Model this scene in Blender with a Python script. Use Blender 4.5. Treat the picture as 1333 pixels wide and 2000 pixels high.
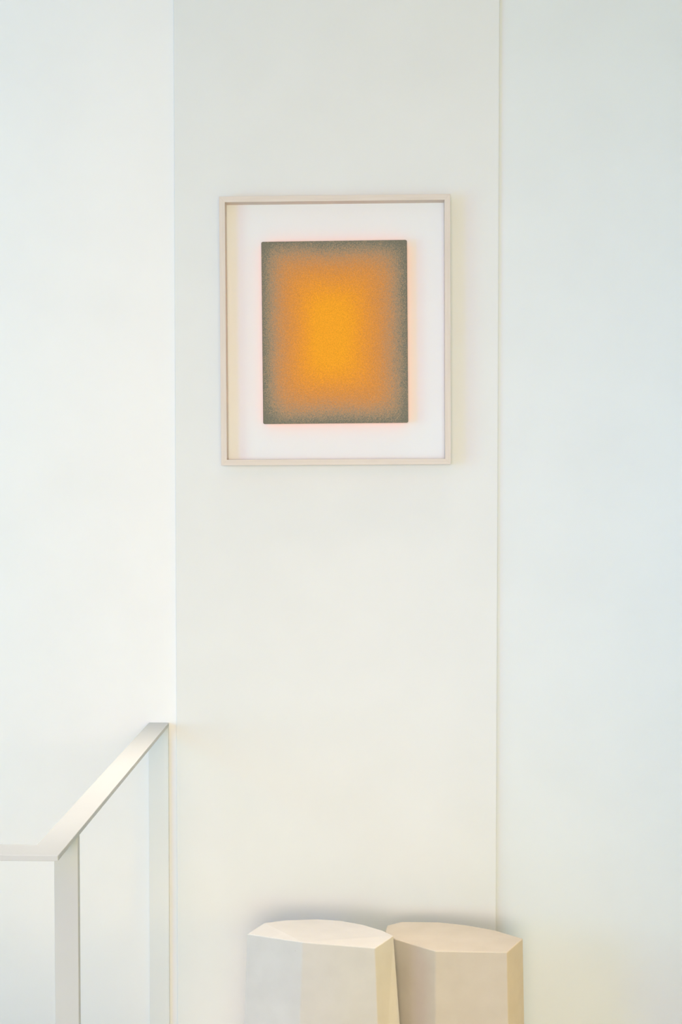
import bpy, bmesh, math
from mathutils import Vector, Matrix

for o in list(bpy.data.objects):
    bpy.data.objects.remove(o)
SC = bpy.context.scene
COL = SC.collection


def lin(r, g, b):
    f = lambda c: c / 12.92 if c <= 0.04045 else ((c + 0.055) / 1.055) ** 2.4
    return tuple(f(c / 255.0) for c in (r, g, b))


# ------------------------------------------------------------------ camera
cam_d = bpy.data.cameras.new('camera')
cam = bpy.data.objects.new('camera', cam_d)
COL.objects.link(cam)
cam_d.sensor_fit = 'VERTICAL'
cam_d.sensor_height = 36.0
cam_d.lens = 50.0
cam_d.clip_start = 0.05
cam.location = (0, 0, 1.6)
cam.rotation_euler = (math.radians(90 - 2.0), 0, math.radians(1.8))
SC.camera = cam

# ------------------------------------------------------------------ exposure, world
SC.view_settings.view_transform = 'Standard'
SC.view_settings.look = 'None'
SC.view_settings.gamma = 1.0
SC.view_settings.use_curve_mapping = False
SC.view_settings.exposure = 0.0
world = bpy.data.worlds.new('world')
SC.world = world
world.use_nodes = True
world.node_tree.nodes['Background'].inputs[0].default_value = (0.75, 0.85, 1.0, 1)
world.node_tree.nodes['Background'].inputs[1].default_value = 0.3

# ------------------------------------------------------------------ lights
# name: (position, point it faces, width, height, colour * watts)
LIGHTS = {
    'daylight_high_left': ((-3.1, -0.2, 2.95), (-0.13, 3.7, 1.9), 1.3, 1.2, (0.00, 0.00, 11.55), 180),
    'fill_stairwell': ((-3.1, 1.8, 1.6), (-0.6, 3.7, 1.5), 1.2, 1.5, (9.27, 27.64, 24.27), 180),  # unseen fill added to brighten the left wall at eye level
    'fill_stairwell_low': ((-3.1, 2.75, 0.8), (-0.3, 3.4, 0.35), 0.7, 0.8, (1.50, 1.55, 1.55), 45),  # unseen low fill added for the left facet of the stool
    'daylight_left': ((-3.1, 0.2, 1.5), (0, 3.7, 1.5), 1.2, 1.5, (0.00, 6.66, 50.86), 180),
    'warm_fill_right': ((2.7, 2.78, 0.65), (0.08, 3.38, 0.33), 0.4, 0.6, (0.55, 0.35, 0.04), 22),  # unseen warm fill added for the stools' right facets; no doorway there
    'fill_overhead': ((-0.2, 0.2, 3.52), (-0.2, 0.2, 0), 1.8, 1.6, (16.34, 4.49, 0.00), 180),  # unseen overhead fill added to brighten upward faces
    'fill_stool_tops': ((0.0, 3.15, 3.52), (0.0, 3.2, 0), 0.8, 0.3, (3.01, 2.43, 1.93), 32),  # unseen fill added, beamed down on the stool tops
    'fill_rail_top': ((-0.63, 2.98, 3.52), (-0.63, 2.98, 0), 0.12, 1.2, (1.28, 1.10, 0.94), 18),  # unseen fill added to lift the top face of the rail
    'fill_rear': ((0.4, -2.5, 1.4), (0.2, 3.7, 1.4), 2.2, 1.8, (60.18, 57.48, 29.89), 180),  # unseen frontal fill added behind the camera
    'fill_rear_low': ((0.4, -2.5, 0.8), (0.2, 3.7, 1.0), 1.8, 1.0, (0.00, 12.03, 8.76), 180),  # lower rear fill added to lift the bottom of the walls
    'fill_rear_band': ((-0.2, -2.5, 1.6), (-0.2, 3.7, 1.55), 1.6, 1.0, (14.61, 10.65, 9.04), 60),  # unseen rear fill added with a limited spread
    'fill_rear_right': ((1.2, -2.45, 1.4), (1.5, 3.7, 1.4), 1.0, 1.5, (0.00, 1.66, 3.81), 35),  # cool rear fill added to tint the right wall
}
for nm, (p, t, w, h, c, spread) in LIGHTS.items():
    ld = bpy.data.lights.new(nm, 'AREA')
    ld.shape = 'RECTANGLE'
    ld.size, ld.size_y = w, h
    ld.spread = math.radians(spread)
    m = max(max(c), 1e-6)
    ld.energy = m
    ld.color = tuple(v / m for v in c)
    lo = bpy.data.objects.new(nm, ld)
    lo.location = p
    lo.rotation_euler = (Vector(t) - Vector(p)).to_track_quat('-Z', 'Y').to_euler()
    COL.objects.link(lo)


# ------------------------------------------------------------------ materials
def new_mat(name, rough=0.6, spec=0.3):
    m = bpy.data.materials.new(name)
    m.use_nodes = True
    b = m.node_tree.nodes['Principled BSDF']
    b.inputs['Roughness'].default_value = rough
    b.inputs['Specular IOR Level'].default_value = spec
    return m, m.node_tree, b


def paint(name, col, rough=0.75, bump=0.02, scale=350.0, var=0.012, spec=0.2):
    """matt paint: faint roller texture and a hair of tone variation"""
    m, nt, b = new_mat(name, rough, spec)
    N, L = nt.nodes, nt.links
    tc = N.new('ShaderNodeTexCoord')
    n1 = N.new('ShaderNodeTexNoise'); n1.inputs['Scale'].default_value = 6; n1.inputs['Detail'].default_value = 3
    n2 = N.new('ShaderNodeTexNoise'); n2.inputs['Scale'].default_value = scale; n2.inputs['Detail'].default_value = 2
    L.new(tc.outputs['Object'], n1.inputs['Vector']); L.new(tc.outputs['Object'], n2.inputs['Vector'])
    r = N.new('ShaderNodeValToRGB')
    r.color_ramp.elements[0].position = 0.3; r.color_ramp.elements[1].position = 0.7
    r.color_ramp.elements[0].color = (*[c * (1 - var) for c in col], 1)
    r.color_ramp.elements[1].color = (*[min(1, c * (1 + var)) for c in col], 1)
    L.new(n1.outputs['Fac'], r.inputs['Fac']); L.new(r.outputs['Color'], b.inputs['Base Color'])
    bp = N.new('ShaderNodeBump'); bp.inputs['Strength'].default_value = bump; bp.inputs['Distance'].default_value = 0.001
    L.new(n2.outputs['Fac'], bp.inputs['Height']); L.new(bp.outputs['Normal'], b.inputs['Normal'])
    return m


WALL = paint('white_wall_paint', (0.83, 0.83, 0.82))
LIT_WHITE = paint('lit_white_wall', (0.90, 0.89, 0.87))  # brightest copy of the wall white: extra light put into the colour
MID_LIT_WHITE = paint('mid_lit_white', (0.80, 0.805, 0.785))  # dimmer copy: the pier's weaker light put into the colour
COOL_LIT_WHITE = paint('cool_lit_white_wall', (0.79, 0.82, 0.82))  # bluish copy: cool light put into the colour
METAL = paint('white_coated_steel', (0.61, 0.62, 0.605), rough=0.5, bump=0.01, scale=900)
MAT = paint('white_mat_board', (0.835, 0.85, 0.855), rough=0.9, bump=0.02, scale=800, var=0.004)


def stool_mat(name, c0, c1):
    m, nt, b = new_mat(name, 0.8, 0.2)
    N, L = nt.nodes, nt.links
    tc = N.new('ShaderNodeTexCoord')
    n1 = N.new('ShaderNodeTexNoise'); n1.inputs['Scale'].default_value = 14; n1.inputs['Detail'].default_value = 4
    L.new(tc.outputs['Object'], n1.inputs['Vector'])
    r = N.new('ShaderNodeValToRGB')
    r.color_ramp.elements[0].position = 0.32; r.color_ramp.elements[1].position = 0.68
    r.color_ramp.elements[0].color = (*c0, 1)
    r.color_ramp.elements[1].color = (*c1, 1)
    L.new(n1.outputs['Fac'], r.inputs['Fac'])
    # sparse brown pits in the plaster
    v = N.new('ShaderNodeTexVoronoi'); v.inputs['Scale'].default_value = 42
    L.new(tc.outputs['Object'], v.inputs['Vector'])
    lt = N.new('ShaderNodeMath'); lt.operation = 'LESS_THAN'; lt.inputs[1].default_value = 0.05
    L.new(v.outputs['Distance'], lt.inputs[0])
    sp = N.new('ShaderNodeSeparateColor'); L.new(v.outputs['Color'], sp.inputs[0])
    gt = N.new('ShaderNodeMath'); gt.operation = 'GREATER_THAN'; gt.inputs[1].default_value = 0.86
    L.new(sp.outputs[0], gt.inputs[0])
    mu = N.new('ShaderNodeMath'); mu.operation = 'MULTIPLY'
    L.new(lt.outputs[0], mu.inputs[0]); L.new(gt.outputs[0], mu.inputs[1])
    mu2 = N.new('ShaderNodeMath'); mu2.operation = 'MULTIPLY'; mu2.inputs[1].default_value = 0.35
    L.new(mu.outputs[0], mu2.inputs[0])
    mx = N.new('ShaderNodeMix'); mx.data_type = 'RGBA'
    L.new(mu2.outputs[0], mx.inputs['Factor']); L.new(r.outputs['Color'], mx.inputs['A'])
    mx.inputs['B'].default_value = (0.36, 0.29, 0.2, 1)
    L.new(mx.outputs['Result'], b.inputs['Base Color'])
    n2 = N.new('ShaderNodeTexNoise'); n2.inputs['Scale'].default_value = 260; n2.inputs['Detail'].default_value = 3
    L.new(tc.outputs['Object'], n2.inputs['Vector'])
    bp = N.new('ShaderNodeBump'); bp.inputs['Strength'].default_value = 0.08; bp.inputs['Distance'].default_value = 0.001
    L.new(n2.outputs['Fac'], bp.inputs['Height']); L.new(bp.outputs['Normal'], b.inputs['Normal'])
    return m


def wood_mat(name, c0, c1, scale=(8, 160, 160)):
    m, nt, b = new_mat(name, 0.55, 0.25)
    N, L = nt.nodes, nt.links
    tc = N.new('ShaderNodeTexCoord'); mp = N.new('ShaderNodeMapping'); mp.inputs['Scale'].default_value = scale
    n = N.new('ShaderNodeTexNoise'); n.inputs['Scale'].default_value = 1.0; n.inputs['Detail'].default_value = 4
    L.new(tc.outputs['Object'], mp.inputs['Vector']); L.new(mp.outputs['Vector'], n.inputs['Vector'])
    r = N.new('ShaderNodeValToRGB')
    r.color_ramp.elements[0].position = 0.35; r.color_ramp.elements[1].position = 0.65
    r.color_ramp.elements[0].color = (*c0, 1); r.color_ramp.elements[1].color = (*c1, 1)
    L.new(n.outputs['Fac'], r.inputs['Fac']); L.new(r.outputs['Color'], b.inputs['Base Color'])
    bp = N.new('ShaderNodeBump'); bp.inputs['Strength'].default_value = 0.05; bp.inputs['Distance'].default_value = 0.0005
    L.new(n.outputs['Fac'], bp.inputs['Height']); L.new(bp.outputs['Normal'], b.inputs['Normal'])
    return m


PLASTER = stool_mat('grey_white_plaster', (0.575, 0.565, 0.545), (0.61, 0.60, 0.58))
SAND = stool_mat('sandy_plaster', (0.545, 0.49, 0.41), (0.585, 0.53, 0.45))
MAPLE = wood_mat('pale_maple', (0.71, 0.625, 0.55), (0.75, 0.67, 0.595))
OAK = wood_mat('pale_oak_floor', (0.66, 0.58, 0.48), (0.73, 0.65, 0.55), (3, 60, 60))
GLOW_ORANGE, _nt, _b = new_mat('glowing_orange_block', 0.8, 0.1)
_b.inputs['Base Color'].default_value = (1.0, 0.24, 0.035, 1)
# orange emission added so the block casts its halo on the mat
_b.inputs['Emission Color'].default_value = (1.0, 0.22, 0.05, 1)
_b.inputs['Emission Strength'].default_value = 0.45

PW, PH = 0.3812, 0.4761        # art panel width and height


def art_mat():
    """sprayed print: amber heart, orange field, speckled grey-green border"""
    m, nt, b = new_mat('sprayed_orange_print', 0.85, 0.08)
    N, L = nt.nodes, nt.links

    def math_(op, a, bb=None, clamp=False):
        n = N.new('ShaderNodeMath'); n.operation = op; n.use_clamp = clamp
        for i, v in enumerate((a, bb)):
            if v is None: continue
            if isinstance(v, (int, float)): n.inputs[i].default_value = v
            else: L.new(v, n.inputs[i])
        return n.outputs[0]

    def smooth(v, lo, hi):
        n = N.new('ShaderNodeMapRange'); n.interpolation_type = 'SMOOTHSTEP'
        n.inputs['From Min'].default_value = lo; n.inputs['From Max'].default_value = hi
        L.new(v, n.inputs['Value'])
        return n.outputs['Result']

    tc = N.new('ShaderNodeTexCoord'); sx = N.new('ShaderNodeSeparateXYZ')
    L.new(tc.outputs['Object'], sx.inputs[0])
    x, z = sx.outputs['X'], sx.outputs['Z']
    tl = math_('DIVIDE', math_('ADD', x, PW / 2), 0.150)
    tr = math_('DIVIDE', math_('SUBTRACT', PW / 2, x), 0.170)
    tt = math_('DIVIDE', math_('SUBTRACT', PH / 2, z), 0.165)
    tb = math_('DIVIDE', math_('ADD', z, PH / 2), 0.158)

    def smin(a, bb, d):
        n = N.new('ShaderNodeMath'); n.operation = 'SMOOTH_MIN'; n.inputs[2].default_value = d
        L.new(a, n.inputs[0]); L.new(bb, n.inputs[1])
        return n.outputs[0]
    g = smin(smin(tl, tr, 0.55), smin(tt, tb, 0.45), 0.55)
    # cloudy unevenness plus fine spray speckle
    n1 = N.new('ShaderNodeTexNoise'); n1.inputs['Scale'].default_value = 13; n1.inputs['Detail'].default_value = 2
    n2 = N.new('ShaderNodeTexNoise'); n2.inputs['Scale'].default_value = 420; n2.inputs['Detail'].default_value = 2
    n3 = N.new('ShaderNodeTexNoise'); n3.inputs['Scale'].default_value = 190; n3.inputs['Detail'].default_value = 1
    for n in (n1, n2, n3): L.new(tc.outputs['Object'], n.inputs['Vector'])
    cl = math_('MULTIPLY', math_('SUBTRACT', n1.outputs['Fac'], 0.5), 0.10)
    spk = math_('ADD', math_('MULTIPLY', math_('SUBTRACT', n2.outputs['Fac'], 0.5), 0.60),
                math_('MULTIPLY', math_('SUBTRACT', n3.outputs['Fac'], 0.5), 0.16))
    f = math_('ADD', math_('ADD', math_('MULTIPLY', g, 1.08), cl), spk, True)
    r = N.new('ShaderNodeValToRGB'); cr = r.color_ramp
    stops = [(0.0, (122, 119, 105)), (0.07, (142, 132, 112)), (0.17, (168, 142, 114)), (0.30, (194, 144, 99)),
             (0.46, (212, 145, 81)), (0.66, (227, 150, 66)), (0.84, (239, 157, 52)), (1.0, (246, 165, 44))]
    cr.elements[0].position, cr.elements[0].color = stops[0][0], (*lin(*stops[0][1]), 1)
    cr.elements[1].position, cr.elements[1].color = stops[-1][0], (*lin(*stops[-1][1]), 1)
    for p, c in stops[1:-1]:
        e = cr.elements.new(p); e.color = (*lin(*c), 1)
    L.new(f, r.inputs['Fac'])
    gr = N.new('ShaderNodeMapRange')
    gr.inputs['From Min'].default_value = 0.3; gr.inputs['From Max'].default_value = 0.7
    gr.inputs['To Min'].default_value = 0.86; gr.inputs['To Max'].default_value = 1.12
    n4 = N.new('ShaderNodeTexNoise'); n4.inputs['Scale'].default_value = 480; n4.inputs['Detail'].default_value = 1
    L.new(tc.outputs['Object'], n4.inputs['Vector']); L.new(n4.outputs['Fac'], gr.inputs['Value'])
    vm = N.new('ShaderNodeVectorMath'); vm.operation = 'SCALE'
    L.new(r.outputs['Color'], vm.inputs[0]); L.new(gr.outputs['Result'], vm.inputs['Scale'])
    L.new(vm.outputs['Vector'], b.inputs['Base Color'])
    return m


PRINT = art_mat()


# ------------------------------------------------------------------ helpers
def obj(name, bm, mat, parent=None, smooth=False):
    me = bpy.data.meshes.new(name)
    bmesh.ops.recalc_face_normals(bm, faces=bm.faces)
    bm.to_mesh(me); bm.free()
    if smooth:
        for p in me.polygons: p.use_smooth = True
    me.materials.append(mat)
    o = bpy.data.objects.new(name, me)
    COL.objects.link(o)
    if parent: o.parent = parent
    return o


def thing(name, label, cat, loc=(0, 0, 0), roty=0.0, group=None):
    o = bpy.data.objects.new(name, None)
    o.empty_display_size = 0.1
    COL.objects.link(o)
    o.location = loc; o.rotation_euler = (0, roty, 0)
    o['label'] = label; o['category'] = cat
    if group: o['group'] = group
    return o


def struct(name, bm, mat):
    o = obj(name, bm, mat); o['kind'] = 'structure'
    return o


def box(bm, x0, x1, y0, y1, z0, z1, bev=0.0, seg=2):
    r = bmesh.ops.create_cube(bm, size=1.0)
    vs = r['verts']
    for v in vs:
        v.co = Vector((x0 + (v.co.x + .5) * (x1 - x0), y0 + (v.co.y + .5) * (y1 - y0), z0 + (v.co.z + .5) * (z1 - z0)))
    if bev:
        es = list({e for v in vs for e in v.link_edges})
        bmesh.ops.bevel(bm, geom=es, offset=bev, segments=seg, profile=0.5, affect='EDGES')


def prism(bm, bot, top):
    """side walls and caps between two rings of 3-D points"""
    b = [bm.verts.new(p) for p in bot]; t = [bm.verts.new(p) for p in top]
    n = len(b)
    bm.faces.new(b[::-1]); bm.faces.new(t)
    for i in range(n):
        bm.faces.new((b[i], b[(i + 1) % n], t[(i + 1) % n], t[i]))


def rounded(w, h, r, seg=6):
    pts = []
    for cx, cz, a0 in ((w/2 - r, h/2 - r, 0), (-w/2 + r, h/2 - r, 90), (-w/2 + r, -h/2 + r, 180), (w/2 - r, -h/2 + r, 270)):
        for k in range(seg + 1):
            a = math.radians(a0 + 90 * k / seg)
            pts.append((cx + r * math.cos(a), cz + r * math.sin(a)))
    return pts


# ------------------------------------------------------------------ room shell
YW, YP = 3.79, 3.775                       # main wall, front of the pier
YWR = 3.785                               # wall right of the pier, a shallow reveal
PX0, PX1 = -0.5611, 0.2974                # pier edges
XL, XR, YR, ZC = -3.2, 2.8, -2.6, 3.6
ZB = -2.6                                 # stairwell bottom
HX, HY = -0.64, 2.575                     # stairwell opening edges

b = bmesh.new(); box(b, XL, PX0, YW, YW + .15, ZB, ZC); struct('wall_left', b, LIT_WHITE)
b = bmesh.new(); box(b, PX1, XR, YWR, YW + .15, 0, ZC); struct('wall_right', b, COOL_LIT_WHITE)
b = bmesh.new(); box(b, PX0, PX1, YP, YW + .15, -0.2, ZC, 0.0028, 3); struct('wall_center', b, MID_LIT_WHITE)
b = bmesh.new(); box(b, XL - .15, XL, YR, YW + .15, ZB, ZC); struct('wall_far_left', b, WALL)
b = bmesh.new(); box(b, XR, XR + .15, YR, YW + .15, -0.2, ZC); struct('wall_far_right', b, WALL)
b = bmesh.new(); box(b, XL - .15, XR + .15, YR - .15, YR, -0.2, ZC); struct('wall_rear', b, WALL)
b = bmesh.new(); box(b, XL - .15, XR + .15, YR - .15, YW + .15, ZC, ZC + .2); struct('ceiling', b, WALL)
b = bmesh.new()
ring = [(XL, YR), (XR, YR), (XR, YW), (HX, YW), (HX, HY), (XL, HY)]
prism(b, [(x, y, -0.2) for x, y in ring], [(x, y, 0) for x, y in ring]); struct('floor', b, OAK)
b = bmesh.new(); box(b, XL, HX, HY, YW, ZB - .2, ZB); struct('floor_lower', b, OAK)
b = bmesh.new(); box(b, HX, HX + .1, HY, YW, ZB, -0.2); box(b, XL, HX, HY - .1, HY, ZB, -0.2); struct('wall_stairwell', b, WALL)


def opening(name, cx, cy, cz, w, h, axis):
    """plain white surround added round an unseen area light; the wall behind stays solid"""
    bm = bmesh.new(); t, d = 0.06, 0.04
    for a0, a1, z0, z1 in ((-w/2 - t, -w/2, -h/2 - t, h/2 + t), (w/2, w/2 + t, -h/2 - t, h/2 + t),
                           (-w/2, w/2, h/2, h/2 + t), (-w/2, w/2, -h/2 - t, -h/2)):
        if axis == 'x': box(bm, cx - d/2, cx + d/2, cy + a0, cy + a1, cz + z0, cz + z1)
        elif axis == 'y': box(bm, cx + a0, cx + a1, cy - d/2, cy + d/2, cz + z0, cz + z1)
        else: box(bm, cx + a0, cx + a1, cy + z0, cy + z1, cz - d/2, cz + d/2)
    struct(name, bm, WALL)


opening('light_surround_1', XL + .02, -0.20, 2.85, 1.5, 1.3, 'x')
opening('light_surround_2', XL + .02, 1.80, 1.60, 1.3, 1.6, 'x')
opening('light_surround_3', 0.40, YR + .02, 1.40, 2.3, 1.9, 'y')
opening('fill_surround_1', XR - .02, 2.85, 1.00, 0.9, 1.88, 'x')  # no doorway here: surround added round the warm fill
opening('light_surround_4', -0.2, 0.20, ZC - .02, 1.9, 1.7, 'z')

# ------------------------------------------------------------------ handrail round the stairwell
RX1, RX0 = -0.583, -0.637                 # right and left side of the long bar
RY0, RY1 = 2.493, 2.563                   # front and back side of the short bar
RZ, RT = 0.900, 0.0103
rail = thing('handrail', 'white flat-bar handrail turning a corner on flat posts, left of the picture wall', 'railing', (RX1, RY0, 0))
off = Vector((RX1, RY0, 0))


def rel(bm):
    bmesh.ops.translate(bm, verts=bm.verts, vec=-off)
    return bm


b = bmesh.new()
ring = [(XL, RY0), (RX1, RY0), (RX1, YW), (RX0, YW), (RX0, RY1), (XL, RY1)]
prism(b, [(x, y, RZ - RT) for x, y in ring], [(x, y, RZ) for x, y in ring])
bmesh.ops.bevel(b, geom=list(b.edges), offset=0.0008, segments=1, affect='EDGES')
obj('top_bar', rel(b), METAL, rail)
for y0, y1, x0, pm in ((2.6555, 2.672, -0.6285, METAL), (3.778, YW, -0.6365, MID_LIT_WHITE)):  # back post's stronger light is put into its lighter colour
    b = bmesh.new(); box(b, x0, RX1, y0, y1, 0.0, RZ - RT + 0.0005, 0.0006, 1)
    obj('post', rel(b), pm, rail)

# ------------------------------------------------------------------ framed artwork
FX, FZ = -0.1326, 1.9439                  # centre of the frame front
FW, FH, FD, FT = 0.6026, 0.7016, 0.050, 0.0151
FYF = YP - FD                             # front plane of the frame
art = thing('framed_artwork', 'square-edged pale maple box frame around a floating orange panel with grey-green border', 'picture',
            (FX, YP, FZ), math.radians(-0.30))
# local coordinates: x right, z up, y = 0 at the wall, -FD at the frame front
def moulding(side):
    o, i = (FW / 2, FH / 2), (FW / 2 - FT, FH / 2 - FT)
    q = {'top':    [(-o[0], o[1]), (o[0], o[1]), (i[0], i[1]), (-i[0], i[1])],
         'bottom': [(-i[0], -i[1]), (i[0], -i[1]), (o[0], -o[1]), (-o[0], -o[1])],
         'left':   [(-o[0], -o[1]), (-o[0], o[1]), (-i[0], i[1]), (-i[0], -i[1])],
         'right':  [(i[0], -i[1]), (i[0], i[1]), (o[0], o[1]), (o[0], -o[1])]}[side]
    bm = bmesh.new()
    prism(bm, [(x, -FD, z) for x, z in q], [(x, -0.001, z) for x, z in q])
    bmesh.ops.bevel(bm, geom=list(bm.edges), offset=0.0003, segments=1, affect='EDGES')
    if side in ('left', 'right'):          # lay the grain along the stick
        bmesh.ops.rotate(bm, verts=bm.verts, cent=(0, 0, 0), matrix=Matrix.Rotation(math.radians(90), 3, 'Y'))
        ob = obj('moulding', bm, MAPLE, art); ob.rotation_euler = (0, math.radians(-90), 0)
    else:
        ob = obj('moulding', bm, MAPLE, art)
    return ob


for s in ('top', 'bottom', 'left', 'right'):
    moulding(s)
MATY = -0.008                              # face of the mat board
b = bmesh.new(); box(b, -FW/2 + FT - .001, FW/2 - FT + .001, MATY, -0.002, -FH/2 + FT - .001, FH/2 - FT + .001)
obj('mat_board', b, MAT, art)

PYF = -0.040                               # face of the panel
pan_pts = rounded(PW, PH, 0.0042)
b = bmesh.new()
prism(b, [(x, PYF, z) for x, z in pan_pts], [(x, PYF + 0.006, z) for x, z in pan_pts])
ed = [e for e in b.edges if abs(e.verts[0].co.y - PYF) < 1e-6 and abs(e.verts[1].co.y - PYF) < 1e-6]
bmesh.ops.bevel(b, geom=ed, offset=0.0010, segments=2, affect='EDGES')
panel = obj('panel', b, PRINT, art)
panel['label'] = 'rounded panel sprayed orange with a speckled grey-green border'
panel.location = (-0.0011, 0, -0.0037); panel.rotation_euler = (0, math.radians(-0.20), 0)
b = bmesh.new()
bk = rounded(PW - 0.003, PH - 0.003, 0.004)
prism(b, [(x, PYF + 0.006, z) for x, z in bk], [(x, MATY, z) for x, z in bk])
back = obj('backing_block', b, GLOW_ORANGE, panel)
back['label'] = 'orange painted sides with added glow, behind the panel'

# ------------------------------------------------------------------ two faceted stools
def stool(label, mat, top, flare, height):
    """faceted plaster block: top ring, slightly wider foot ring, soft arrises"""
    cx = sum(p[0] for p in top) / len(top); cy = sum(p[1] for p in top) / len(top)
    bm = bmesh.new()
    prism(bm, [(x + dx - cx, y + dy - cy, 0) for (x, y), (dx, dy) in zip([p[:2] for p in top], flare)],
          [(p[0] - cx, p[1] - cy, p[2] if len(p) > 2 else height) for p in top])
    bmesh.ops.recalc_face_normals(bm, faces=bm.faces)
    bmesh.ops.bevel(bm, geom=list(bm.edges), offset=0.0022, segments=2, profile=0.5, affect='EDGES')
    o = obj('faceted_stool', bm, mat)
    o.location = (cx, cy, 0)
    o['label'] = label; o['category'] = 'stool'; o['group'] = 'off-white faceted stools below the picture'
    return o


stool('left, taller off-white faceted stool with a yellowish right facet, overlapping the other stool', PLASTER,
      [(-.3386, 3.440, .4445), (-.1972, 3.345, .458), (-.0241, 3.340, .447), (.0201, 3.4217), (-.0074, 3.4606), (-.0546, 3.5018),
       (-.1116, 3.5316), (-.1687, 3.5419), (-.2481, 3.5313), (-.3017, 3.5098)],
      [(-.016, .006), (-.016, .006), (.016, .012), (.034, .006), (.024, .008), (.012, .012), (.004, .014), (-.004, .014), (-.012, .012), (-.016, .008)],
      0.45)
stool('right, sandier and lower faceted stool standing half behind the taller stool at the pier corner', SAND,
      [(.0000, 3.5400), (.023, 3.4877), (.1208, 3.4021), (.2937, 3.3989), (.3416, 3.5000), (.2778, 3.5598), (.2091, 3.5974),
       (.1382, 3.6194), (.0431, 3.6205), (.0050, 3.5900)],
      [(0, 0), (0, 0), (.001, -.006), (.009, -.008), (.009, 0), (.008, .008), (.006, .010), (.002, .012), (-.004, .010), (0, .006)],
      0.42)
